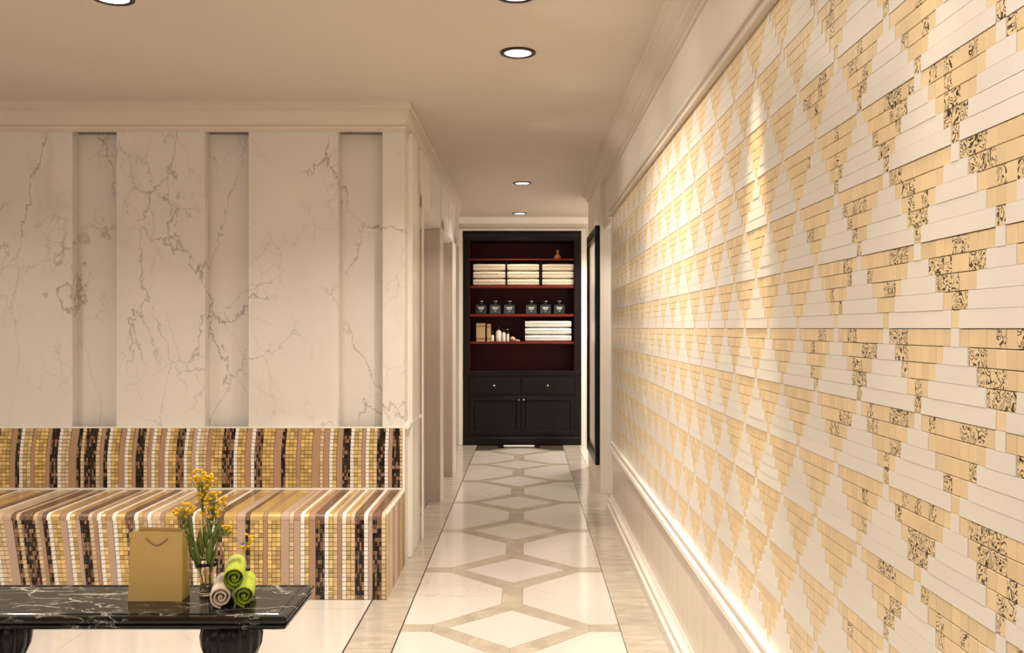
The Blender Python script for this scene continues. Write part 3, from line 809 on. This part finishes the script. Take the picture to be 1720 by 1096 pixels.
wh = rolled('cream rolled towel with brown hem, left of the two lime rolls', (-1.033, 3.066, zt+r_), (-1.086, 3.275, zt+r_), r_, M_rollw, M_rollw, 2.4)
g1 = rolled('lime green rolled towel lying lowest, at the right of the pile', (-.957, 3.075, zt+r_), (-1.009, 3.285, zt+r_), r_, M_green, M_olive, 2.4)
g2 = rolled('lime green rolled towel with white embroidery, on top of the pile', (-.992, 3.080, zt+r_+.060), (-1.048, 3.290, zt+r_+.060), r_, M_green, M_olive, 2.4)
o, end, ax, sx, sz, Ln = g2
def embr(pts2, name='embroidery'):
    pts = []
    for (l, a) in pts2:
        a = math.radians(a); pts.append(end+ax*l+(sx*math.cos(a)+sz*math.sin(a))*(r_+.0004))
    MB().tube(pts, .0012, 5).build(name, M_trimw, o)
# a small looping scribble near the far end of the roll
embr([(.120+.012*math.sin(i*1.15), 85+i*2.6-8*math.cos(i*1.15)) for i in range(28)])
embr([(.142+.014*math.cos(i*.5), 95+22*math.sin(i*.5)) for i in range(13)])

# ================================================================== CABINET
CX0, CX1 = -.723, .634
cab = thing('wall_cabinet', 'tall espresso wood cabinet with open red lined shelves and lower doors', 'cabinet', ((CX0+CX1)/2, YC+.2, 0))
sc = F/YC
def cz(py): return EYE-(py-VY)/sc
def cxx(px): return (px-VX)/sc
ix0, ix1 = cxx(788), cxx(965)
DB = YC+.40
for a, b_ in ((CX0, ix0), (ix1, CX1)):
    MB().box(a, b_, YC, DB, 0, 2.47, bev=.003).build('side_panel', M_cab, cab)
MB().box(ix0+.0005, ix1-.0005, YC+.002, DB, cz(404), 2.47, bev=.003).build('top_panel', M_cab, cab)
MB().sweep([(0, cz(404)+.0), (.012, cz(404)+.01), (.014, cz(398)), (.03, cz(393)), (.03, 2.465), (0, 2.465)], [((CX0+.01, YC), (0, -1)), ((CX1-.01, YC), (0, -1))]).build('cornice', M_cab, cab)
MB().box(ix0, ix1, DB-.02, DB, cz(622), cz(404)-.0005).build('back_panel', M_cabin, cab)
for a, b_ in ((ix0, ix0+.008), (ix1-.008, ix1)):
    MB().box(a, b_, YC+.03, DB-.0205, cz(622), cz(404)-.001).build('lining', M_cabin, cab)
SH = {}
for nm, py, th_ in (('top', 434, .016), ('towel', 479.5, .025), ('jar', 527, .030), ('low', 573.5, .026)):
    z = cz(py); SH[nm] = z
    MB().box(ix0+.0085, ix1-.0085, YC+.02, DB-.021, z-th_, z, bev=.002).build('shelf', M_shelf, cab)
# counter ledge
MB().sweep([(0, cz(629)), (.014, cz(629)), (.02, cz(626)), (.02, cz(622)), (0, cz(622))], [((CX0+.004, YC), (0, -1)), ((CX1-.004, YC), (0, -1))]).build('counter', M_cab, cab)
MB().box(ix0+.0005, ix1-.0005, YC+.01, DB, cz(747), cz(622)-.001).build('lower_body', M_cab, cab)
def panel_door(name, x0, x1, z0, z1, knob):
    fr_ = MB(); y = YC-.012; w_ = .045
    fr_.box(x0, x1, y, YC+.009, z0, z0+w_, bev=.002).box(x0, x1, y, YC+.009, z1-w_, z1, bev=.002)
    fr_.box(x0, x0+w_, y, YC+.009, z0+w_, z1-w_, bev=.002).box(x1-w_, x1, y, YC+.009, z0+w_, z1-w_, bev=.002)
    d = fr_.build(name, M_cab, cab)
    MB().box(x0+w_+.004, x1-w_-.004, y+.007, YC+.008, z0+w_+.004, z1-w_-.004, bev=.004).build('door_panel', M_cab, d)
    kx, kz = knob
    MB().blob((kx, y-.012, kz), .009, .009, .009, 10, 6).tube([(kx, y-.01, kz), (kx, y+.001, kz)], .004, 8).build('knob', M_knob, d)
panel_door('door', cxx(789), cxx(874.5), cz(728), cz(666), (cxx(871.5), cz(671)))
panel_door('door', cxx(875.5), cxx(965), cz(728), cz(666), (cxx(879.5), cz(671)))
for a, b_, kx in ((789, 874.5, 830), (875.5, 965, 920)):
    d = MB().box(cxx(a), cxx(b_), YC-.010, YC+.009, cz(660), cz(635), bev=.003).build('drawer', M_cab, cab)
    kx = cxx(kx); MB().blob((kx, YC-.024, cz(647)), .012, .010, .012, 10, 6).tube([(kx, YC-.02, cz(647)), (kx, YC-.009, cz(647))], .005, 8).build('knob', M_knob, d)
MB().box(CX0+.003, CX1-.003, YC-.02, YC-.0005, 0, cz(734), bev=.004).build('plinth', M_cab, cab)

# towels in the cabinet
def folded(name, x0, x1, z0, h, m_, label, group, seed):
    q = random.Random(seed); y0 = YC+.045; dpt = .27; mb = MB(); n = 16; J = 14; vs = []
    for j in range(J+1):
        t = j/J; x_ = x0+(x1-x0)*t
        pinch = 1-.10*(abs(2*t-1)**8); wob = q.uniform(-.0012, .0012)
        for i in range(n):
            # outline in y,z: two folded lobes at the front
            a = i/n
            ring = [(0.0, .5), (-.2, .40), (-.15, .18), (.06, 0), (.5, 0), (1, 0), (1.5, 0), (1.9, .03), (2.0, .5), (1.9, .97), (1.5, 1), (1, 1), (.5, 1), (.06, 1), (-.15, .84), (-.2, .62)]
            yy_, zz = ring[i]
            vs.append((x_, y0+yy_*dpt/2+.02+q.uniform(-.002, .002), z0+.0005+h*(.5+(zz-.5)*pinch)*(1) + (wob if zz > .5 else 0)))
    f = [[j*n+i, j*n+(i+1) % n, (j+1)*n+(i+1) % n, (j+1)*n+i] for j in range(J) for i in range(n)]
    mb.add(vs, f, 0, True); mb.add(vs[:n], [list(range(n))]); mb.add(vs[-n:], [list(range(n))[::-1]])
    mb.build(name, m_, label=label, category='towel', group=group)
pos3 = ('lowest', 'middle', 'topmost'); st3 = ('left', 'centre', 'right')
for i, (a, b_) in enumerate(((794.5, 848.5), (852, 905.5), (911, 964))):
    for k in range(3):
        folded('folded_towel', cxx(a), cxx(b_), SH['towel']+k*.0885+.0005, .080, M_towel,
               'folded cream towel, %s in the %s stack on the upper cabinet shelf' % (pos3[k], st3[i]), 'towels on the upper cabinet shelf', i*3+k)
for k in range(3):
    folded('folded_towel', cxx(882), cxx(960), SH['low']+k*.083+.0005, .075, M_towelw,
           'wide folded white towel, %s in the stack on the lower cabinet shelf' % pos3[k], 'towels on the lower cabinet shelf', 20+k)
# black dividers between towel stacks
for px in (850.2, 908.2):
    MB().box(cxx(px)-.008, cxx(px)+.008, YC+.05, YC+.3, SH['towel']+.0005, SH['top']-.017).build('divider', M_cab, cab)

# jars
ordn = ('first', 'second', 'third', 'fourth', 'fifth', 'sixth')
for i, px in enumerate((807.5, 831.5, 855.5, 892.5, 916.5, 940)):
    x_ = cxx(px); z = SH['jar']+.0006; y_ = YC+.12
    o = thing('bottle', 'square dark glass bottle with pale label, %s from the left on the middle shelf' % ordn[i], 'bottle', (x_, y_, z), 'dark bottles on the middle cabinet shelf')
    hw = .062; mb = MB(); n = 4; vs = []
    for w_, zz in ((hw*.94, 0), (hw, .006), (hw, .10), (hw*.9, .112), (.026, .116), (.022, .122)):
        vs += [(x_-w_, y_-w_*.8, z+zz), (x_+w_, y_-w_*.8, z+zz), (x_+w_, y_+w_*.8, z+zz), (x_-w_, y_+w_*.8, z+zz)]
    f = [[a*4+q, a*4+(q+1) % 4, a*4+4+(q+1) % 4, a*4+4+q] for a in range(5) for q in range(4)]+[[3,2,1,0], [20,21,22,23]]
    mb.add(vs, f).build('glass_body', M_jar, o)
    MB().lathe([(.018, .122), (.018, .132)], x_, y_, 16, zc=z).build('neck', M_jar, o)
    MB().lathe([(.026, .1325), (.032, .136), (.032, .150), (.027, .154)], x_, y_, 20, zc=z).build('stopper', M_jar, o)
    MB().lathe([(.0325, .149), (.0325, .1525)], x_, y_, 20, zc=z).build('stopper_band', M_knob, o)
    yf = y_-hw*.8-.0005
    lb = MB().prism_dir([(x_-.038, yf, z+.082), (x_+.038, yf, z+.082), (x_+.020, yf, z+.050), (x_-.020, yf, z+.050)], (0, -.0012, 0)).build('label_plate', M_label, o)
    ink = MB(); q = random.Random(i)
    for (za, wa) in ((.069, .027), (.0585, .018)):
        xx = -wa
        while xx < wa-.003:
            w_ = q.uniform(.003, .006); ink.box(x_+xx, x_+xx+w_, yf-.0018, yf-.001, z+za-.003, z+za+q.uniform(.002, .0045)); xx += w_+.0018
    ink.build('label_lettering', M_ink, lb)
    MB().box(x_-.010, x_+.010, yf-.0008, yf+.0001, z+.030, z+.035).build('label_line', M_label, o)

# books, white bottles, shell
zl = SH['low']+.0006
def book(x0, x1, h, label, lean=0):
    o = thing('book', label, 'book', ((x0+x1)/2, YC+.14, zl))
    y0, y1 = YC+.06, YC+.24
    MB().box(x0+.003, x1-.003, y0+.006, y1-.004, zl+.003, zl+h-.003).build('pages', M_pages, o)
    c = MB().box(x0, x0+.003, y0, y1, zl, zl+h).box(x1-.003, x1, y0, y1, zl, zl+h).box(x0+.003, x1-.003, y0, y0+.004, zl, zl+h)
    c.build('cover', M_book, o)
    for zz in (.03, h-.04): MB().box(x0+.001, x1-.001, y0-.0015, y0-.0001, zl+zz, zl+zz+.008).build('spine_band', M_cord, o)
book(cxx(799.5), cxx(814.5), .213, 'thick tan book standing at the left end of the lower shelf')
book(cxx(817.5), cxx(823.8), .205, 'slim brown book standing between the thick tan book and white bottles')
def wbottle(px, w_, h, label, cap_h=.03, pump=False):
    x_ = cxx(px); y_ = YC+.12
    o = thing('toiletry_bottle', label, 'bottle', (x_, y_, zl), 'white toiletry bottles on the lower shelf')
    MB().lathe([(w_*.9, 0), (w_, .005), (w_, h*.8), (w_*.85, h*.86), (w_*.4, h*.9), (w_*.4, h*.94)], x_, y_, 20, zc=zl).build('bottle_body', M_wbot, o)
    MB().lathe([(w_*.5, h*.94+.0005), (w_*.5, h*.94+cap_h), (w_*.4, h*.94+cap_h+.004)], x_, y_, 16, zc=zl).build('cap', M_cab, o)
    if pump: MB().tube([(x_, y_, zl+h*.94+cap_h), (x_, y_, zl+h+cap_h+.006), (x_-.028, y_, zl+h+cap_h+.008)], .004, 6).build('pump', M_knob, o)
wbottle(826.5, .019, .085, 'small white bottle with pump, leftmost of the white bottles', .025, True)
wbottle(837, .032, .145, 'tallest and widest white bottle on the lower shelf', .03)
wbottle(845.6, .022, .118, 'medium white bottle right of the tallest white bottle', .035)
wbottle(852.6, .017, .100, 'slim white bottle beside the small shell, rightmost of the white bottles', .035, True)
xs = cxx(862.5); sh_ = thing('sea_shell', 'small beige and brown shell between white bottles and white towels', 'shell', (xs, YC+.11, zl))
mb = MB(); vs = []
for i in range(40):
    t = i/39; a = t*4.2*math.pi; rad = .034*(1-t)**1.1+.002; cx = xs-.018+.05*t+.0
    vs.append((cx, YC+.11+.3*rad*math.cos(a), zl+.028+.3*rad*math.sin(a), rad*.72))
for (a, b_, c_, r2) in vs: mb.blob((a, b_, max(c_, zl+r2)), r2, r2, r2, 10, 6)
mb.build('shell_body', M_shell, sh_)
mb = MB()
for k in range(5): mb.blob((xs+.03+.008*k, YC+.085+.01*(k % 2), zl+.012), .012, .012, .011, 8, 5)
mb.build('shell_rim', M_shell, sh_)
# amber flask on top board
xa = cxx(937); zt_ = SH['top']+.0005
fl = thing('glass_flask', 'small amber glass flask alone on the top cabinet board', 'flask', (xa, YC+.1, zt_))
MB().lathe([(.02, 0), (.04, .004), (.042, .02), (.03, .045), (.012, .06), (.012, .085)], xa, YC+.1, 20, zc=zt_).build('flask_body', M_amber, fl)
MB().lathe([(.014, .0855), (.018, .095), (.008, .11)], xa, YC+.1, 14, zc=zt_).build('stopper', M_amber, fl)
# floor plate at foot of the cabinet
fx0, fx1 = cxx(838), cxx(906)
fp = thing('floor_mat', 'small thin dark mat with pale centre at the foot of the cabinet', 'mat', ((fx0+fx1)/2, YC-.14, 0.0))
MB().box(fx0, fx1, YC-.26, YC-.04, .0005, .008, bev=.002).build('mat_base', M_frame, fp)
MB().box(fx0+.06, fx1-.06, YC-.22, YC-.08, .0082, .0105).build('mat_centre', M_white, fp)

# ================================================================== WALL MIRROR
mr_ = thing('framed_panel', 'tall narrow black framed panel with cream face on the right corridor wall', 'wall panel', (.61, 8.0, .22))
my0, my1, mz0, mz1 = 7.47, 8.52, .22, 2.2; fw = .085
mb = MB(); X0, X1 = .575, .6115
mb.box(X0, X1, my0, my1, mz0, mz0+fw, bev=.004).box(X0, X1, my0, my1, mz1-fw, mz1, bev=.004).box(X0, X1, my0, my0+fw, mz0+fw, mz1-fw, bev=.004).box(X0, X1, my1-fw, my1, mz0+fw, mz1-fw, bev=.004)
mb.build('frame', M_frame, mr_)
MB().box(.598, .611, my0+fw+.001, my1-fw-.001, mz0+fw+.001, mz1-fw-.001).build('panel_face', M_white, mr_)
a, b_ = my0+fw+.02, my1-fw-.02
MB().box(.594, .5975, a, b_, mz0+fw+.02, mz0+fw+.03).box(.594, .5975, a, b_, mz1-fw-.03, mz1-fw-.02).box(.594, .5975, a, a+.01, mz0+fw+.03, mz1-fw-.03).box(.594, .5975, b_-.01, b_, mz0+fw+.03, mz1-fw-.03).build('inner_bead', M_rollhem, mr_)

# ================================================================== DOWNLIGHTS
lab = ['round recessed downlight with black ring, second nearest over the corridor',
       'round recessed downlight cut by the top edge above the corridor',
       'round recessed downlight cut by the top edge above the bench',
       'round recessed downlight far along the corridor, third from the camera',
       'round recessed downlight farthest away, just before the dark cabinet']
for (x_, y_), l_ in zip(DOWN, lab):
    o = thing('ceiling_downlight', l_, 'ceiling light', (x_, y_, CEIL-.008), 'recessed ceiling downlights')
    ro = .083
    ring = MB(); prof = [(ro, CEIL-.0005), (ro, CEIL-.006), (ro-.006, CEIL-.008), (.064, CEIL-.008), (.062, CEIL-.0005)]
    ring.lathe(prof+[prof[0]], x_, y_, 40, cap=False).build('ring', M_ring, o)
    MB().lathe([(.0615, CEIL-.004), (.0615, CEIL-.0025)], x_, y_, 40).build('diffuser', M_diff, o)
